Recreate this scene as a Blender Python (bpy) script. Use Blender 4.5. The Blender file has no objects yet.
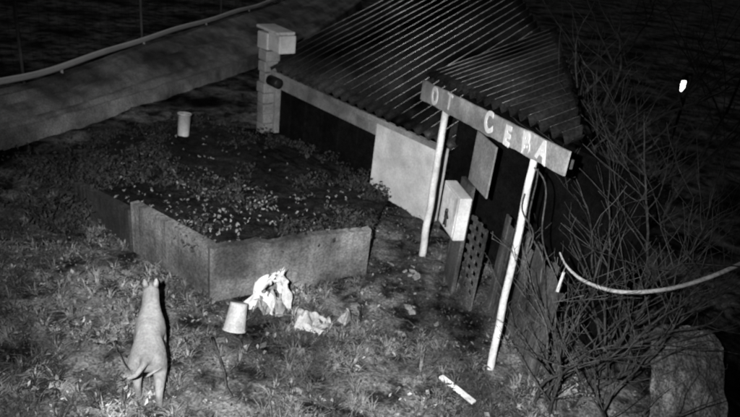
import bpy, math, random, bmesh
from mathutils import Vector, Matrix, noise
random.seed(7)
S=bpy.context.scene
S.view_settings.view_transform='Standard'; S.view_settings.look='None'; S.view_settings.exposure=0

# ---------------------------------------------------------------- materials
def mat(name,lo,hi,scale=6,rough=.85,metal=0,bump=.3,bscale=40,stretch=(1,1,1),detail=8,pos=(.35,.7),spec=.3,grime=.25,speck=.35):
    m=bpy.data.materials.new(name);m.use_nodes=True;nt=m.node_tree;n=nt.nodes;l=nt.links
    b=n['Principled BSDF'];b.inputs['Roughness'].default_value=rough;b.inputs['Metallic'].default_value=metal
    b.inputs['Specular IOR Level'].default_value=spec
    tc=n.new('ShaderNodeTexCoord');mp=n.new('ShaderNodeMapping');mp.inputs['Scale'].default_value=stretch
    l.new(tc.outputs['Object'],mp.inputs[0])
    a=n.new('ShaderNodeTexNoise');a.inputs['Scale'].default_value=scale;a.inputs['Detail'].default_value=detail;a.inputs['Roughness'].default_value=.65
    l.new(mp.outputs[0],a.inputs['Vector'])
    r=n.new('ShaderNodeValToRGB');r.color_ramp.elements[0].position=pos[0];r.color_ramp.elements[1].position=pos[1]
    r.color_ramp.elements[0].color=(lo,lo,lo,1);r.color_ramp.elements[1].color=(hi,hi,hi,1)
    l.new(a.outputs['Fac'],r.inputs[0])
    def layer(prev,sc,lo_,hi_,f0,f1):
        g=n.new('ShaderNodeTexNoise');g.inputs['Scale'].default_value=sc;g.inputs['Detail'].default_value=4
        l.new(tc.outputs['Object'],g.inputs['Vector'])
        mr=n.new('ShaderNodeMapRange');mr.inputs['From Min'].default_value=f0;mr.inputs['From Max'].default_value=f1;mr.inputs['To Min'].default_value=lo_;mr.inputs['To Max'].default_value=hi_
        l.new(g.outputs['Fac'],mr.inputs['Value'])
        vm=n.new('ShaderNodeVectorMath');vm.operation='SCALE';l.new(prev,vm.inputs[0]);l.new(mr.outputs[0],vm.inputs['Scale'])
        return vm.outputs[0]
    o=layer(r.outputs[0],max(.5,scale*.23),1-grime*1.6,1+grime*.6,.35,.65)
    o=layer(o,34,1-speck,1+speck*.8,.36,.64)
    l.new(o,b.inputs['Base Color'])
    c=n.new('ShaderNodeTexNoise');c.inputs['Scale'].default_value=bscale;c.inputs['Detail'].default_value=6
    l.new(mp.outputs[0],c.inputs['Vector'])
    bp=n.new('ShaderNodeBump');bp.inputs['Strength'].default_value=bump;bp.inputs['Distance'].default_value=.03
    l.new(c.outputs['Fac'],bp.inputs['Height']);l.new(bp.outputs[0],b.inputs['Normal'])
    return m
M=dict(
 ground=mat('ground_soil',.02,.22,2.2,bump=1,bscale=11,pos=(.4,.62),grime=.6,speck=.5,spec=.02,rough=1),
 road=mat('gravel_road',.2,.46,2.2,bump=.5,bscale=14,grime=.45,speck=.3,spec=.05,rough=1),
 soil=mat('bed_soil',.01,.038,5,bump=.9,bscale=20,speck=.5,spec=.05),
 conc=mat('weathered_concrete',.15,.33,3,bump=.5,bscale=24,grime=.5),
 plaster=mat('whitewash',.5,.76,2,bump=.25,bscale=20,pos=(.3,.6),grime=.15,speck=.12),
 dull=mat('dull_plaster',.18,.34,2.5,bump=.3,bscale=20,grime=.35,speck=.2),
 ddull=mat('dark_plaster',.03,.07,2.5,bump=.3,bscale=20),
 dark=mat('near_black',.004,.01,6,spec=.05),  # shared near-black; on the porch wall it puts shade into the colour
 roof=mat('corrugated_steel',.05,.17,1.2,rough=.28,metal=.75,bump=.18,bscale=9,spec=.7,grime=.6),
 white=mat('worn_white_paint',.5,.8,9,bump=.3,bscale=40,stretch=(1,1,.3),pos=(.3,.55),rough=.6,grime=.2,speck=.15),
 board=mat('painted_signboard',.28,.5,4,bump=.2,bscale=30,rough=.7,grime=.4,speck=.2),
 letter=mat('letter_paint',.8,.9,9,rough=.6,grime=.05,speck=.1),
 black=mat('black_plastic',.01,.02,9,rough=.5),
 wood=mat('grey_wood',.03,.15,5,bump=.5,bscale=30,stretch=(1,1,.15),grime=.4),
 bark=mat('bark',.03,.12,9,bump=.4,bscale=60),
 leaf=mat('dry_leaf',.10,.5,1.3,rough=.7,detail=4,pos=(.42,.68),grime=.5),
 leafd=mat('dark_foliage',.015,.075,3,rough=.8),
 grass=mat('pale_grass',.08,.38,1.8,rough=.8,grime=.6),
 dot=mat('pale_leaf',.15,.4,3,rough=.7),
 fur=mat('dog_fur',.3,.5,4,rough=1,bump=.5,bscale=90,spec=.05,speck=.15,grime=.3),
 furd=mat('dog_nose',.02,.03,5,rough=.5),
 plastic=mat('white_plastic',.5,.72,5,rough=.5,speck=.15),
 rubber=mat('pale_hose',.28,.4,8,rough=.6),
 metal=mat('white_painted_pipe',.78,.88,4,rough=.5,grime=.1,speck=.1),
 tarp=mat('woven_tarpaulin',.16,.42,7,rough=.7,bump=.8,bscale=22,grime=.5,speck=.6),
)
# ---------------------------------------------------------------- mesh helpers
def link(o,parent=None):
    bpy.context.collection.objects.link(o)
    if parent: o.parent=parent
    return o
def mesh(name,v,f,m,parent=None,smooth=False):
    me=bpy.data.meshes.new(name);me.from_pydata([tuple(a) for a in v],[],f);me.update()
    if m: me.materials.append(m)
    if smooth:
        for p in me.polygons:p.use_smooth=True
    return link(bpy.data.objects.new(name,me),parent)
def empty(name):
    return link(bpy.data.objects.new(name,None))
class MB:
    def __init__(s): s.v=[];s.f=[]
    def tube(s,pts,rad,n=6,cap=True):
        b=len(s.v);pts=[Vector(p) for p in pts]
        up=Vector((.13,.21,1)).normalized()
        for i,p in enumerate(pts):
            t=(pts[min(i+1,len(pts)-1)]-pts[max(i-1,0)]).normalized()
            a=t.cross(up)
            if a.length<.15:a=t.cross(Vector((1,.1,0)))
            a.normalize();c=t.cross(a)
            r=rad[i] if isinstance(rad,(list,tuple)) else rad
            for k in range(n):
                w=2*math.pi*k/n;s.v.append(p+a*math.cos(w)*r+c*math.sin(w)*r)
        for i in range(len(pts)-1):
            for k in range(n):
                k2=(k+1)%n;s.f.append((b+i*n+k,b+i*n+k2,b+(i+1)*n+k2,b+(i+1)*n+k))
        if cap:
            s.f.append(tuple(b+k for k in range(n))[::-1]);e=b+(len(pts)-1)*n;s.f.append(tuple(e+k for k in range(n)))
    def box(s,c,ax,ay,az,hx,hy,hz):
        b=len(s.v);c=Vector(c);ax=Vector(ax).normalized();ay=Vector(ay).normalized();az=Vector(az).normalized()
        for i in(-1,1):
            for j in(-1,1):
                for k in(-1,1): s.v.append(c+ax*hx*i+ay*hy*j+az*hz*k)
        for q in((0,1,3,2),(4,6,7,5),(0,4,5,1),(2,3,7,6),(0,2,6,4),(1,5,7,3)): s.f.append(tuple(b+x for x in q))
    def make(s,name,m,parent=None,smooth=False,bev=0):
        o=mesh(name,s.v,s.f,m,parent,smooth)
        bm=bmesh.new();bm.from_mesh(o.data);bmesh.ops.recalc_face_normals(bm,faces=bm.faces);bm.to_mesh(o.data);bm.free()
        if bev:
            d=o.modifiers.new('b','BEVEL');d.width=bev;d.segments=2
        return o
Z=Vector((0,0,1))
def wallseg(mb,a,b,z0,z1a,z1b,t):
    a=Vector((a[0],a[1],0));b=Vector((b[0],b[1],0));d=(b-a).normalized();n=Vector((-d.y,d.x,0))
    k=len(mb.v);N=max(2,int((b-a).length/.06))
    for i in range(N+1):
        u=i/N;p=a.lerp(b,u);z=z1a+(z1b-z1a)*u
        w=noise.noise(p*3.1)*.025+noise.noise(p*11)*.018
        for (o,zz) in((-t/2,z0),(-t/2+w,z+w),(t/2+w,z+w*1.3),(t/2,z0)):
            q=p+n*o;mb.v.append(Vector((q.x,q.y,zz)))
    for i in range(N):
        for j in range(4):
            j2=(j+1)%4;mb.f.append((k+i*4+j,k+i*4+j2,k+(i+1)*4+j2,k+(i+1)*4+j))
    mb.f.append((k,k+1,k+2,k+3));e=k+N*4;mb.f.append((e+3,e+2,e+1,e))

# ---------------------------------------------------------------- ground
def gz(x,y):
    d=math.hypot(x,y-8)
    return (noise.noise(Vector((x*.9,y*.9,0)))*.07+noise.noise(Vector((x*3,y*3,4)))*.05+noise.noise(Vector((x*8,y*8,4)))*.025)*max(0,1-d/40)
def axis(c):
    a=[c+i*.07 for i in range(-100,101)];st=.12
    lo=a[0];hi=a[-1]
    while hi-c<450: st*=1.3;lo-=st;hi+=st;a=[lo]+a+[hi]
    return a
xs=axis(-1);ys=axis(9)
v=[(x,y,gz(x,y)) for y in ys for x in xs];nx=len(xs)
f=[(j*nx+i,j*nx+i+1,(j+1)*nx+i+1,(j+1)*nx+i) for j in range(len(ys)-1) for i in range(nx-1)]
mesh('ground',v,f,M['ground'],smooth=True)

# raised road with its retaining edge on the left
low=[(-11.2,4.6),(-8.4,9.4),(-6.9,12.6),(-5.9,15.9),(-4.5,20.4),(-3.2,27),(-2,40)]
upp=[(-13.0,6.0),(-9.8,10.2),(-8.1,13.4),(-7.4,19.1),(-6.5,25.5),(-5.7,32),(-5,44)]
def lerp2(L,t):
    t=t*(len(L)-1);i=min(int(t),len(L)-2);u=t-i
    g=lambda k:L[max(0,min(len(L)-1,k))]
    p0,p1,p2,p3=g(i-1),g(i),g(i+1),g(i+2)
    return tuple(.5*((2*p1[c])+(p2[c]-p0[c])*u+(2*p0[c]-5*p1[c]+4*p2[c]-p3[c])*u*u+(3*p1[c]-p0[c]-3*p2[c]+p3[c])*u**3) for c in(0,1))
v=[];f=[];NA=160;NB=46
for i in range(NA+1):
    a=lerp2(low,i/NA);b=lerp2(upp,i/NA)
    for j in range(NB+1):
        u=j/NB;x=a[0]*(1-u)+b[0]*u;y=a[1]*(1-u)+b[1]*u
        z=.34+.44*u-.13*math.exp(-((u-.3)/.05)**2)-.13*math.exp(-((u-.66)/.05)**2)-.07*math.exp(-((u-.1)/.03)**2)+noise.noise(Vector((x*1.3,y*1.3,1)))*.03+noise.noise(Vector((x*5,y*5,1)))*.02+noise.noise(Vector((u*22,i*.03,1)))*.05
        if j==0:z=-.1
        v.append((x,y,z))
for i in range(NA):
    for j in range(NB):
        k=i*(NB+1)+j;f.append((k,k+1,k+NB+2,k+NB+1))
mesh('dirt_road',v,f,M['road'],smooth=True)
pb=MB();pp=[]
for i in range(70):
    x,y=lerp2(upp,i/69);pp.append((x,y,.92+.02*math.sin(i*.7)))
pb.tube(pp,.075,8)
for i in range(2,68,8): pb.tube([(pp[i][0],pp[i][1],.3),(pp[i][0],pp[i][1],.87)],.035,6)
pb.make('steel_pipe',M['metal'],smooth=True)
mf=empty('mesh_fence');fp=MB();fw=MB()
F0=[(p[0]-.9,p[1]+.8) for p in upp]
for i in range(0,7):
    x,y=lerp2(F0,i/6+.02 if i<6 else 1);fp.tube([(x,y,0),(x,y,2.6)],.04,8)
for h in [.5+.3*k for k in range(7)]:
    fw.tube([(*lerp2(F0,i/40),h) for i in range(41)],.005,3)
for i in range(0,91):
    x,y=lerp2(F0,i/90);fw.tube([(x,y,.4),(x,y,2.5)],.004,3)
fp.make('posts',M['dull'],mf,True);fw.make('wire_mesh',M['dark'],mf)

# ---------------------------------------------------------------- garden bed
cor=(-2.035,7.10);bl=(-3.47,8.19);bl2=(-4.94,9.37);br=(.03,8.32)
gb=empty('walled_garden_bed');w=MB()
wallseg(w,(cor[0]-.02,cor[1]),br,-.1,.86,.80,.13);wallseg(w,(cor[0],cor[1]+.08),bl,-.1,.855,.82,.13)
w.make('concrete_wall',M['conc'],gb)
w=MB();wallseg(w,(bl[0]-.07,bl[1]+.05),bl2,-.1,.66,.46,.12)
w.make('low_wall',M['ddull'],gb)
A=Vector((-2.7,14.6,0));B=Vector((.96,10.71,0));Ed=(B-A).normalized();En=Vector((-Ed.y,Ed.x,0))
if En.y<0:En=-En
front=[Vector((*bl2,.42)),Vector((*bl,.62)),Vector((*cor,.70)),Vector((br[0]+.0,br[1],.64))]
back=[Vector((-6.2,12.6,.05)),Vector((-4.6,14.6,.05)),Vector((-1.6,13.3,.15)),Vector((.35,11.2,.08))]
def P4(L,t):
    t=t*3;i=min(int(t),2);return L[i].lerp(L[i+1],t-i)
v=[];f=[];N1=110;N2=100
def soilp(a,b):
    p=P4(front,a).lerp(P4(back,a),b);p=p.copy();p.z+=noise.noise(Vector((p.x*2,p.y*2,3)))*.08+noise.noise(Vector((p.x*7,p.y*7,3)))*.05
    return p
for j in range(N2+1):
    for i in range(N1+1): v.append(soilp(i/N1,.008+.992*j/N2))
for j in range(N2):
    for i in range(N1):
        k=j*(N1+1)+i;f.append((k,k+1,k+N1+2,k+N1+1))
mesh('soil',v,f,M['soil'],gb,True)

def leafquad(mb,p,s,flat=.5):
    n=Vector((random.gauss(0,flat),random.gauss(0,flat),1)).normalized()
    a=n.cross(Vector((random.uniform(-1,1),random.uniform(-1,1),.1))).normalized();b=n.cross(a)
    k=len(mb.v);l=s*random.uniform(.8,1.4);w_=s*random.uniform(.4,.75)
    for q in (a*l,a*l*.2+b*w_+n*s*.25,-a*l,-b*w_+n*s*.25): mb.v.append(p+q)
    mb.f.append((k,k+1,k+2,k+3))
def tuft(mb,p,h,n,w=.008,sp=.12):
    for i in range(n):
        a=random.uniform(0,6.28);d=Vector((math.cos(a),math.sin(a),0));r=random.uniform(.2,1)*sp
        b=p+d*r*.3;side=Vector((-d.y,d.x,0))*w*random.uniform(.7,1.5);hh=h*random.uniform(.5,1)
        m_=b+d*r*.5+Z*hh*.65;t=b+d*r*1.6+Z*hh*random.uniform(.6,1);k=len(mb.v)
        mb.v.extend([b-side,b+side,m_+side*.8,m_-side*.8,t]);mb.f.extend([(k,k+1,k+2,k+3),(k+3,k+2,k+4)])
pl=MB();pd=MB()
for i in range(420):
    a,b=random.uniform(.1,.95),random.uniform(.02,.8)
    if random.random()<.6:a=random.gauss(.56,.12);b=random.uniform(.02,.45)
    p=soilp(min(1,max(0,a)),b);p.z+=.05;s=random.uniform(.012,.03)
    for k in range(3):leafquad(pd,p+Vector((random.gauss(0,.012),random.gauss(0,.012),k*.01)),s,.6)
for i in range(1500):
    a,b=random.random(),random.random();p=soilp(a,b)
    if noise.noise(p*.9)<-.05: continue
    h=random.uniform(.06,.28)
    for k in range(9):
        leafquad(pl,p+Vector((random.gauss(0,.06),random.gauss(0,.06),random.uniform(.02,h))),random.uniform(.02,.045),1)
pd.make('pale_leaves',M['dot'],gb);pl.make('low_plants',M['leafd'],gb)

# ---------------------------------------------------------------- shed / house
def corr(name,p0,p1,run,rise,depth,m,parent,wl=.2,amp=.028):
    p0=Vector(p0);p1=Vector(p1);L=(p1-p0).length;n=int(L/wl*10)
    v=[];f=[];rows=16
    for i in range(n+1):
        u=i/n;p=p0.lerp(p1,u);d=depth(u);wv=math.sin(2*math.pi*u*L/wl)
        sheet=int(u*L/.95)
        for j in range(rows+1):
            t=d*j/rows;q=p+Vector(run)*t;q.z+=rise*t+amp*wv+.02*noise.noise(Vector((q.x*.8,q.y*.8,sheet*3.3)))+.004*(sheet%2)
            v.append(q)
    for i in range(n):
        for j in range(rows):
            k=i*(rows+1)+j;f.append((k,k+1,k+rows+2,k+rows+1))
    o=mesh(name,v,f,m,parent,True);s=o.modifiers.new('s','SOLIDIFY');s.thickness=.008
    return o
sh=empty('village_house')
C2=B+Ed*.55
def wp(t,off=0,z=0): 
    p=A+Ed*t-En*off;return Vector((p.x,p.y,z))
LW=(B-A).length
def slab(name,t0,t1,z0,z1,off,th,m):
    mb=MB();c=wp((t0+t1)/2,off,(z0+z1)/2);mb.box(c,Ed,En,Z,(t1-t0)/2,th/2,(z1-z0)/2);return mb.make(name,m,sh,bev=.006)
slab('whitewashed_wall',3.95,LW+.35,-.1,1.45,0,.2,M['plaster'])
slab('wall_left',0,.35,-.1,1.15,0,.2,M['dull'])
slab('lintel_band',0,3.94,1.16,1.45,0,.21,M['dull'])
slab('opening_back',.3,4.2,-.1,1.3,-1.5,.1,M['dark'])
slab('opening_panel',.36,3.94,-.1,1.155,-.05,.05,M['dark'])  # near-black panel filling the opening, with strips in front
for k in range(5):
    t=.8+k*.62;slab('opening_strip_%d'%k,t,t+.05,0,1.15,.0,.06,M['dark'])
slab('fascia',-.1,LW+.5,1.453,1.56,.2,.04,M['dull'])
corr('corrugated_roof',wp(-.15,.24,1.62),wp(LW+.7,.24,1.62),En,.40,lambda u:5.2 if u<.5 else 5.2-(u-.5)*2*2.3,M['roof'],sh,wl=.27,amp=.045)
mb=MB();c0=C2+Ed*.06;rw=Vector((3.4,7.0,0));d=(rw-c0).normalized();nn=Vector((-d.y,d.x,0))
mb.box((c0+rw)/2+Z*1.2,d,nn,Z,(rw-c0).length/2,.08,1.3);mb.make('porch_back_wall',M['dark'],sh)  # wall coloured near black to hold the shade under the canopy

# masonry pillar : weathered, uneven courses
pm=empty('masonry_pillar');mb=MB();pc=Vector((-2.75,14.4,0));random.seed(21)
for k in range(8):
    mb.box(pc+Z*(.12+k*.25)+Ed*random.uniform(-.03,.03)+En*random.uniform(-.02,.02),Ed+Z*random.uniform(-.05,.05),En,Z,.16+random.uniform(-.03,.03),.19,.122)
mb.make('shaft',M['dull'],pm,bev=.03)
mb=MB();mb.box(pc+Z*2.22+Ed*.05,Ed+Z*.03,En,Z,.22,.24,.19);mb.box(pc+Z*2.26+Ed*.5,Ed-Z*.05,En,Z,.24,.22,.2);mb.box(pc+Z*2.49+Ed*.22,Ed-Z*.03,En,Z,.44,.25,.035);mb.make('capping_block',M['plaster'],pm,bev=.03)
random.seed(22)
mb=MB();q=wp(.75,.42,1.42);mb.tube([q-Ed*.2,q-Ed*.17,q+Ed*.17,q+Ed*.2],[.08,.12,.12,.08],12);mb.make('black_canister',M['black'],None,True)

# ---------------------------------------------------------------- porch with sign
po=empty('porch_canopy')
S0=Vector((.71,10.04,2.73));S1=Vector((1.91,5.65,3.22));sd=(S1-S0).normalized();sn=Vector((.965,.263,0))
def wob(a,b,n,s):
    a=Vector(a);b=Vector(b);return [a.lerp(b,i/n)+Vector((noise.noise(Vector((i*.4,a.x,0)))*s,noise.noise(Vector((i*.4,a.x,5)))*s,0)) for i in range(n+1)]
mb=MB();mb.tube(wob((.96,9.14,-.1),(.95,9.12,2.62),16,.02),[.062-.0006*i for i in range(17)],9);mb.make('post_1',M['white'],po,True)
mb=MB();mb.tube(wob((1.76,6.35,-.1),(1.69,6.36,2.95),16,.02),[.048-.0005*i for i in range(17)],9);mb.make('post_2',M['white'],po,True)
mb=MB();mb.box((S0+S1)/2+sn*.1-Z*.2,sd,sn,Z,(S1-S0).length/2-.25,.03,.05);mb.make('eave_beam',M['wood'],po)
corr('canopy_roof',S0+sn*-.05+Z*.07-sd*.05,S1+sn*-.05+Z*.07-sd*.1,sn,.42,lambda u:2.1-1.98*u,M['roof'],po,wl=.25,amp=.045)
sg=empty('lettered_signboard')
off=-sn*.09
v=[];NS=40
for a in (0,1):
    for i in range(NS+1):
        p=S0.lerp(S1,i/NS)+off-sn*.025*a
        h=.32-.07*i/NS
        v.append(p+Z*noise.noise(Vector((i*.35,0,0)))*.014);v.append(p-Z*(h+noise.noise(Vector((i*.4,5,0)))*.02))
fs=[];Q=(NS+1)*2
for i in range(NS):
    k=2*i;fs+=[(k,k+1,k+3,k+2),(Q+k+2,Q+k+3,Q+k+1,Q+k),(k,k+2,Q+k+2,Q+k),(k+1,Q+k+1,Q+k+3,k+3)]
fs+=[(0,Q,Q+1,1),(2*NS,2*NS+1,Q+2*NS+1,Q+2*NS)]
o=mesh('board',v,fs,M['board'],sg);bm=bmesh.new();bm.from_mesh(o.data);bmesh.ops.recalc_face_normals(bm,faces=bm.faces);bm.to_mesh(o.data);bm.free()
def letter(ch,t,size,rot=0,dz=0,ofs=.014):
    cu=bpy.data.curves.new('letter_'+ch,'FONT');cu.body=ch;cu.size=size;cu.extrude=.004;cu.offset=ofs
    cu.align_x='CENTER';cu.align_y='CENTER'
    cu.materials.append(M['letter']);o=bpy.data.objects.new('letter_'+ch,cu);link(o,sg)
    p=S0.lerp(S1,t)+off-sn*.034-Z*(.145+dz)
    X=sd;Nn=-sn;Y=Nn.cross(X);m=Matrix((X,Y,Nn)).transposed().to_4x4();m.translation=p
    o.matrix_world=m@Matrix.Rotation(rot,4,'Z')
for ch,t,s_,r_,o_ in [('O',.15,.36,.05,.014),('T',.29,.33,-.15,.004),('C',.60,.35,.14,.014),('E',.72,.31,-.07,.014),('B',.82,.31,.12,.014),('A',.90,.3,-.18,.014)]: letter(ch,t,s_,r_,random.uniform(-.02,.02),o_)
hp=MB();pc=Vector((1.31,7.85,2.18))+sn*.12
hp.box(pc,Vector((sd.x,sd.y,0)),sn,Z,.33,.012,.36);hp.make('hanging_panel',M['dull'],bev=.004)
mc=empty('meter_cabinet');sd2=Vector((sd.x,sd.y,0)).normalized();c=Vector((1.22,8.19,1.32))
mb=MB();mb.box(c,sd2,sn,Z,.33,.09,.33);mb.make('cabinet_body',M['plaster'],mc,bev=.012)
mb=MB();mb.box(c-sn*.096,sd2,sn,Z,.29,.006,.29);mb.make('door_leaf',M['white'],mc,bev=.004)
mb=MB();h=c-sn*.118-Z*.08
mb.tube([h+Z*.1,h+Z*.07],[.02,.03],8);mb.tube([h+Z*.06,h+Z*.0,h-Z*.03],[.032,.026,.032],8);mb.tube([h-Z*.02,h-Z*.17+sd2*.05],.016,6);mb.tube([h-Z*.02,h-Z*.17-sd2*.04],.016,6);mb.tube([h+Z*.05,h-Z*.02+sd2*.08],.013,6);mb.make('handle_and_lock',M['black'],mc)
mb=MB();mb.box(c+sn*.13-Z*.5,sd2,sn,Z,.2,.03,.95);mb.make('backing_board',M['wood'],mc)
tl=empty('wooden_trellis')
t0=Vector((1.52,8.05,0));mb=MB()
for k in range(3): mb.box(t0+sd2*.2*k+Z*.62,sd2,sn,Z,.028,.015,.7)
for k in range(9): mb.box(t0+sd2*.2+sn*-.03+Z*(.05+k*.155),sd2,sn,Z,.26,.012,.03)
mb.make('laths',M['wood'],tl)
pf=empty('plank_fence');mb=MB();a=Vector((1.9,7.75,0))
for k in range(11):
    p=a+sd2*.15*k;hh=.78+random.uniform(-.07,.05)
    mb.box(p+Z*hh*.95,sd2+Vector((0,0,random.uniform(-.03,.03))),sn,Z+sd2*random.uniform(-.02,.02),.062,.012,hh)
mb.make('planks',M['wood'],pf,bev=.003)
mb=MB()
for z in(.4,1.25): mb.box(a+sd2*.75+sn*.04+Z*z,sd2,sn,Z,.85,.02,.04)
mb.make('rails',M['wood'],pf)

# ---------------------------------------------------------------- debris
def bucket(name,loc,rot,h=.33,r0=.12,r1=.15,m='plastic',handle=True):
    e=empty(name);n=24;v=[];f=[]
    prof=[(0.001,0),(r0,0),(r0+.002,.02),(r1,h),(r1+.012,h),(r1+.012,h-.02),(r1-.006,h-.001),(r0-.008,.02),(.001,.02)]
    for (r,z) in prof:
        for k in range(n): v.append((r*math.cos(2*math.pi*k/n),r*math.sin(2*math.pi*k/n),z))
    for i in range(len(prof)-1):
        for k in range(n): f.append((i*n+k,i*n+(k+1)%n,(i+1)*n+(k+1)%n,(i+1)*n+k))
    mesh('pail',v,f,M[m],e,True)
    if handle:
        mb=MB();mb.tube([((r1+.012)*math.cos(a),-.12*math.sin(a),h-.03+.03*math.sin(a)) for a in [math.pi*i/12 for i in range(13)]],.004,6);mb.make('handle',M['black'],e,True)
    e.location=loc;e.rotation_euler=rot
bucket('plastic_bucket',(-1.52,6.62,.36),(math.radians(158),math.radians(14),.4),.36,.11,.14)
bucket('plastic_bucket',(-4.3,12.9,.2),(0,.1,1),.5,.12,.14,'plaster')
def crumple(name,c,sx,sy,h,seed,m,parent=None):
    v=[];f=[];n=26
    for j in range(n+1):
        for i in range(n+1):
            x=(i/n-.5)*sx;y=(j/n-.5)*sy;e=max(abs(i/n-.5),abs(j/n-.5))*2
            q=Vector((x*5+seed,y*5,seed))
            z=h*(abs(noise.noise(q))+.5*abs(noise.noise(q*2.7)))*(1.3-e)*1.6+.01
            x+=noise.noise(q*1.4+Vector((5,0,0)))*.12;y+=noise.noise(q*1.4+Vector((0,9,0)))*.12
            v.append((c[0]+x,c[1]+y,c[2]+z))
    for j in range(n):
        for i in range(n):
            k=j*(n+1)+i;f.append((k,k+1,k+n+2,k+n+1))
    mesh(name,v,f,m,parent,True)
crumple('crumpled_cloth',(-.62,6.78,.02),.4,.28,.28,3.3,M['plastic'])
crumple('crumpled_cloth',(-.2,6.95,.0),.12,.16,.16,5.3,M['dot'])
ts=empty('torn_plastic_sack')
crumple('sack_base',(-1.2,7.02,.02),.45,.34,.42,9.1,M['dull'],ts)
v=[];f=[]
for (c0,c1,w_,ph) in [((-1.48,6.88,.08),(-1.08,7.0,.68),.17,0),((-1.1,7.0,.66),(-.9,6.85,.2),.13,2),((-1.32,6.95,.35),(-1.1,6.8,.12),.14,4),((-1.3,7.0,.45),(-.98,6.95,.4),.12,7)]:
    k=len(v)
    for i in range(13):
        u=i/12;p=Vector(c0).lerp(Vector(c1),u)+Z*.1*math.sin(u*3.14)
        for j in range(6):
            s=(j/5-.5)*w_*(1.1-.5*u)*(1+.4*math.sin(i*1.3+ph))
            v.append(p+Vector((s,s*.3+.03*math.sin(j*2+i*.9+ph),.5*s*math.sin(i*.7+ph)+.025*math.sin(j*3+i))))
    for i in range(12):
        for j in range(5):
            q=k+i*6+j;f.append((q,q+1,q+7,q+6))
mesh('torn_strips',v,f,M['plastic'],ts,True)
mb=MB()
for k in range(8):
    a0=Vector((-1.25+random.uniform(-.2,.25),6.88+random.uniform(-.15,.15),0.02))
    pts=[a0];dv=Vector((random.uniform(-.6,.6),random.uniform(-.2,.4),1))
    for i in range(7):
        dv=(dv+Vector((random.gauss(0,.35),random.gauss(0,.3),-.25))).normalized();pts.append(pts[-1]+dv*.07)
    mb.tube(pts,[.010-.001*i for i in range(8)],5)
mb.make('cut_vine_bundle',M['grass'],None,True)
mb=MB();a=Vector((1.10,6.0,.09));b=Vector((1.46,5.59,.11));mb.box((a+b)/2,b-a,Vector((.75,.66,0)),Z,(b-a).length/2,.035,.015);mb.make('loose_plank',M['white'],bev=.004)
mb=MB()
for (a,b,r_) in [((-1.75,6.2,.08),(-1.25,5.2,.1),.022),((-1.5,6.3,.06),(-1.1,5.8,.12),.012),((-.2,6.3,.08),(.45,5.9,.07),.014),((-2.9,5.9,.06),(-2.4,5.4,.08),.012),((.3,7.3,.07),(.9,6.9,.06),.015),((-.9,5.5,.06),(-.1,5.2,.09),.013),((-3.6,7.5,.06),(-2.8,7.1,.07),.013)]:
    a=Vector(a);b=Vector(b);pts=[a.lerp(b,i/6)+Vector((random.gauss(0,.02),random.gauss(0,.02),random.uniform(0,.04))) for i in range(7)]
    mb.tube(pts,[r_*(1-.08*i) for i in range(7)],5)
mb.make('fallen_branches',M['bark'],None,True)
mb=MB()
for i in range(90):
    x,y=random.choice([(random.uniform(-.4,1.2),random.uniform(6.6,9)),(random.uniform(-3.4,0),random.uniform(4.4,6.8))])
    s=random.uniform(.015,.06)
    mb.box((x,y,gz(x,y)+s*.1),(1,random.uniform(-1,1),.3),(random.uniform(-1,0),1,0),(random.uniform(-.4,.4),.2,1),s,s*.7,s*.5)
o=mb.make('rubble',M['conc'],bev=.015)

# leaf litter and weeds
ll=MB();ld=MB();gr=MB()
def inbed(x,y):
    if y>7.05+(x+2.03)*.59 and x>-2.03 and x<.1: return True
    if x<=-2.03 and y>7.05+(-2.03-x)*.77: return True
    return False
n=0
while n<11000:
    x=random.uniform(-6,4);y=random.uniform(3.6,11)
    if inbed(x,y):continue
    dns=noise.noise(Vector((x*.8,y*.8,7)))+.45*noise.noise(Vector((x*2.6,y*2.6,2)))
    if dns<random.uniform(-.3,.4): 
        if random.random()<.85: continue
    n+=1
    leafquad(ll if random.random()<.35 else ld,Vector((x,y,gz(x,y)+random.uniform(.0,.04))),random.uniform(.01,.028),.5)
for i in range(4600):
    x=random.uniform(-6,3);y=random.uniform(3.6,9.5)
    d=noise.noise(Vector((x*1.0,y*1.0,1)))+.5*noise.noise(Vector((x*3,y*3,9)))+(.15 if y<6.3 else 0)
    if inbed(x,y) or d<random.uniform(-.15,.25):continue
    if .1<x<1.2 and y>6.9: continue
    p=Vector((x,y,gz(x,y)-.01))
    tuft(gr if random.random()<.7 else ld,p,random.uniform(.05,.2),random.randint(10,22),.007,.14)
    for k in range(random.randint(0,6)):
        leafquad(ll if random.random()<.35 else ld,p+Vector((random.gauss(0,.08),random.gauss(0,.08),random.uniform(.02,.14))),random.uniform(.015,.04),1)
ll.make('leaf_litter',M['leaf']);ld.make('weeds',M['leafd']);gr.make('grass',M['grass'])
def shrub(name,c,r,h,n,m):
    mb=MB();tw=MB()
    for i in range(16):
        a=random.uniform(0,6.28);e=Vector((c[0]+math.cos(a)*r*.8,c[1]+math.sin(a)*r*.8,h*random.uniform(.5,1)))
        s=Vector((c[0],c[1],0));pts=[s.lerp(e,k/5)+Vector((random.gauss(0,.03),random.gauss(0,.03),0)) for k in range(6)]
        tw.tube(pts,[.015-.002*k for k in range(6)],4)
        for k in range(n//16):
            t=random.uniform(.3,1.1);p=s.lerp(e,t)+Vector((random.gauss(0,.12),random.gauss(0,.12),random.gauss(0,.1)));p.z=max(.03,p.z)
            leafquad(mb,p,random.uniform(.02,.05),1.2)
    e_=empty(name);mb.make('foliage',m,e_);tw.make('stems',M['bark'],e_,True)
shrub('leafy_shrub',(-5.6,10.2),.8,.6,1400,M['leafd'])
shrub('leafy_shrub',(-6.6,8.6),.9,.6,1400,M['leafd'])
shrub('leafy_shrub',(-4.9,8.6),.5,.4,700,M['leafd'])

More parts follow.
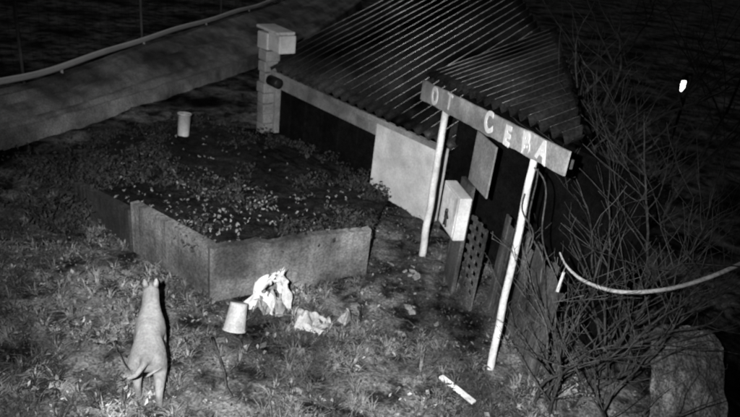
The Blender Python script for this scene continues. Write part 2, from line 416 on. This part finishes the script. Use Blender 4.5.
# ---------------------------------------------------------------- bare trees on the right
def baretree(name,base,h,stems,seed,r0=.022,lean=(0,0),spread=.3,br_=.5):
    random.seed(seed);mb=MB()
    def grow(p,d,L,r,lev):
        n=max(4,int(L/.14));pts=[p];rad=[r];q=p.copy()
        for i in range(n):
            d=(d+Vector((random.gauss(0,.13),random.gauss(0,.13),random.gauss(0,.05)+.03))).normalized();q=q+d*(L/n)
            pts.append(q);rad.append(max(.0028,r*(1-.8*(i+1)/n)))
            if lev<3 and i>0 and random.random()<(br_ if lev<2 else br_*.5):
                a=random.uniform(0,6.28);s=Vector((math.cos(a),math.sin(a),random.uniform(-.1,.6)))
                grow(q.copy(),(d*.75+s*.75).normalized(),L*random.uniform(.22,.48),rad[-1]*.62,lev+1)
        mb.tube(pts,rad,5 if lev<2 else 4,False)
    for k in range(stems):
        a=random.uniform(0,6.28);d=Vector((math.cos(a)*spread+lean[0],math.sin(a)*spread+lean[1],1)).normalized()
        grow(Vector((base[0]+random.gauss(0,.07),base[1]+random.gauss(0,.07),-.05)),d,h*random.uniform(.6,1),r0*random.uniform(.6,1),0)
    mb.make(name,M['bark'],None,True)
baretree('bare_shrub_tree',(2.35,5.75),2.7,6,1,.024)
baretree('bare_shrub_tree',(3.0,6.2),3.6,5,2,.03)
baretree('bare_shrub_tree',(2.9,5.3),2.3,4,3,.02)
baretree('bare_shrub_tree',(3.5,6.9),4.4,5,4,.034,br_=.45,spread=.2)
baretree('bare_shrub_tree',(4.6,10.0),5.4,5,5,.06,spread=.2,br_=.42)
baretree('bare_shrub_tree',(2.2,6.9),1.6,5,6,.014)
random.seed(99)
mb=MB()
for k in range(3):
    pts=[];ph=k*2
    for i in range(22):
        u=i/21;pts.append(Vector((1.68+.5*u*(1-.3*k)+.05*math.sin(u*9+ph),6.28-.25*u+.06*math.cos(u*8+ph),2.78-.1*k-1.25*u+.12*math.sin(u*6+ph))))
    mb.tube(pts,.009,5)
mb.make('dead_vine',M['bark'],None,True)
hb=MB();ctrl=[(1.96,5.6,2.16),(2.03,5.48,2.07),(2.2,5.35,2.0),(2.49,5.2,2.02),(2.85,5.08,2.18),(3.18,5.0,2.43),(3.5,4.95,2.75)]
pts=[]
for i in range(len(ctrl)-1):
    p0=Vector(ctrl[max(i-1,0)]);p1=Vector(ctrl[i]);p2=Vector(ctrl[i+1]);p3=Vector(ctrl[min(i+2,len(ctrl)-1)])
    for k in range(6):
        t=k/6;pts.append(.5*((2*p1)+(p2-p0)*t+(2*p0-5*p1+4*p2-p3)*t*t+(3*p1-p0-3*p2+p3)*t**3))
hb.tube(pts,[.008+.012*min(1,i/14) for i in range(len(pts))],8);hb.make('garden_hose',M['rubber'],None,True)
mb=MB();mb.box((2.05,5.6,1.82),(1,-.3,0),(.3,1,0),(.05,0,1),.014,.004,.12);mb.tube([(2.05,5.6,1.94),(2.03,5.52,2.06)],.004,5);mb.make('hanging_tag',M['plastic'])
# tarpaulin draped over a low heap
v=[];f=[];n=44
for j in range(n+1):
    for i in range(n+1):
        u=i/n;w_=j/n;x=3.4+u*1.1+.12*w_;y=5.3+u*.35+w_*1.2
        z=.85*min(1,w_*1.4)**.8+.05*noise.noise(Vector((u*4,w_*3,2)))+.05*noise.noise(Vector((u*9,w_*12,5)))+.02*noise.noise(Vector((u*25,w_*25,5)))-.2*u*u
        v.append((x+.04*noise.noise(Vector((u*6,w_*6,8))),y,max(.01,z) if j else 0))
for j in range(n):
    for i in range(n):
        k=j*(n+1)+i;f.append((k,k+1,k+n+2,k+n+1))
mesh('tarpaulin_cover',v,f,M['tarp'],None,True)
# distant lit lamp
sl=empty('street_lamp');mb=MB();L0=Vector((6.57,14,2.41));mb.tube([(6.75,14.1,-.1),(6.75,14.1,2.6),(6.7,14.05,2.66),L0+Z*.22],.03,8);mb.make('pole',M['dark'],sl,True)
mb=MB();mb.tube([L0+Z*.22,L0+Z*.18,L0+Z*.12],[.03,.07,.09],12);mb.make('shade',M['dark'],sl,True)
em=bpy.data.materials.new('lit_bulb');em.use_nodes=True;b=em.node_tree.nodes['Principled BSDF'];b.inputs['Emission Color'].default_value=(1,1,1,1);b.inputs['Emission Strength'].default_value=4
mb=MB();mb.tube([L0+Z*.12,L0+Z*.08,L0-Z*.04,L0-Z*.14],[.03,.05,.055,.02],12);mb.make('bulb',em,sl,True)

# ---------------------------------------------------------------- dog (walking away)
dg=empty('dog')
J=[(0,0,.62),(.26,0,.60),(.54,0,.60),(.70,0,.65),(.83,0,.72),(.96,0,.80),(1.08,0,.785),(1.2,0,.755),
 (-.13,.0,.66),(-.26,.03,.68),(-.36,.09,.66),(-.42,.16,.68)]
Rr=[.15,.135,.165,.13,.1,.105,.06,.042,.05,.032,.028,.014]
Ee=[(0,1),(1,2),(2,3),(3,4),(4,5),(5,6),(6,7),(0,8),(8,9),(9,10),(10,11)]
def leg(root,pts,rad):
    k=len(J);J.extend(pts);Rr.extend(rad);Ee.append((root,k))
    for i in range(len(pts)-1):Ee.append((k+i,k+i+1))
for s,dx in((1,.10),(-1,-.08)):
    leg(0,[(.02,.10*s,.50),(.10+dx*.6,.12*s,.38),(-.10+dx,.115*s,.24),(-.06+dx,.11*s,.07),(-.04+dx,.11*s,.035),(.05+dx,.11*s,.03)],[.12,.085,.042,.036,.04,.032])
    leg(2,[(.56,.1*s,.50),(.52-dx*.4,.12*s,.36),(.58-dx,.12*s,.20),(.57-dx,.12*s,.07),(.65-dx,.12*s,.035)],[.095,.06,.042,.036,.038])
me=bpy.data.meshes.new('body');me.from_pydata(J,Ee,[]);me.update();bo=link(bpy.data.objects.new('body',me),dg);me.materials.append(M['fur'])
md=bo.modifiers.new('skin','SKIN');md.use_smooth_shade=True
for i,sv in enumerate(me.skin_vertices[0].data): sv.radius=(Rr[i],Rr[i]);sv.use_root=(i==0)
bo.modifiers.new('sub','SUBSURF').levels=2;bo.modifiers['sub'].render_levels=2
for s in(1,-1):
    mb=MB();mb.tube([(.96,.05*s,.85),(.945,.062*s,.92),(.94,.066*s,.965)],[.04,.028,.008],8);mb.make('ear_'+('l' if s>0 else 'r'),M['fur'],dg,True)
    mb=MB();mb.tube([(1.05,.05*s,.83),(1.065,.056*s,.832)],[.013,.009],8);mb.make('eye_'+('l' if s>0 else 'r'),M['furd'],dg,True)
mb=MB();mb.tube([(1.225,0,.77),(1.25,0,.765)],[.026,.014],8);mb.make('nose',M['furd'],dg,True)
dg.location=(-2.13,5.12,0.0);dg.rotation_euler=(0,0,math.atan2(.93,-.30));dg.scale=(1,1,1)

# ---------------------------------------------------------------- camera
p=math.radians(25);r=math.radians(7)
F=Vector((0,math.cos(p),-math.sin(p)));R0=Vector((1,0,0));U0=Vector((0,math.sin(p),math.cos(p)))
R=math.cos(r)*R0+math.sin(r)*U0;U=-math.sin(r)*R0+math.cos(r)*U0
cd=bpy.data.cameras.new('camera');cd.sensor_width=36;cd.lens=620/740*36;cd.clip_end=2000
cd.dof.use_dof=True;cd.dof.focus_distance=2.2;cd.dof.aperture_fstop=4.2
co=link(bpy.data.objects.new('camera',cd));m=Matrix((R,U,-F)).transposed().to_4x4();m.translation=(0,0,5);co.matrix_world=m;S.camera=co

# ---------------------------------------------------------------- light
w=bpy.data.worlds.new('World');S.world=w;w.use_nodes=True;nt=w.node_tree
sk=nt.nodes.new('ShaderNodeTexSky');sk.sky_type='NISHITA';sk.sun_disc=False;sk.sun_elevation=math.radians(4);sk.sun_rotation=math.radians(-12)
bw=nt.nodes.new('ShaderNodeRGBToBW');nt.links.new(sk.outputs[0],bw.inputs[0]);nt.links.new(bw.outputs[0],nt.nodes['Background'].inputs[0]);nt.nodes['Background'].inputs[1].default_value=.0012
sl_=bpy.data.lights.new('roof_glint_sun','SUN');sl_.energy=.25;sl_.angle=math.radians(.5);so=link(bpy.data.objects.new('roof_glint_sun',sl_))  # added sun lamp, aimed from behind so the roof crests glint
so.rotation_euler=(-Vector((-.16,.73,.5))).to_track_quat('-Z','Y').to_euler()
il=bpy.data.lights.new('security_floodlight','SPOT');il.energy=6200;il.spot_size=math.radians(74);il.spot_blend=1;il.shadow_soft_size=.03
io=link(bpy.data.objects.new('security_floodlight',il));io.location=(-.45,-.1,5.15)
io.rotation_euler=(Vector((-.55,7.7,0))-Vector(io.location)).to_track_quat('-Z','Y').to_euler()
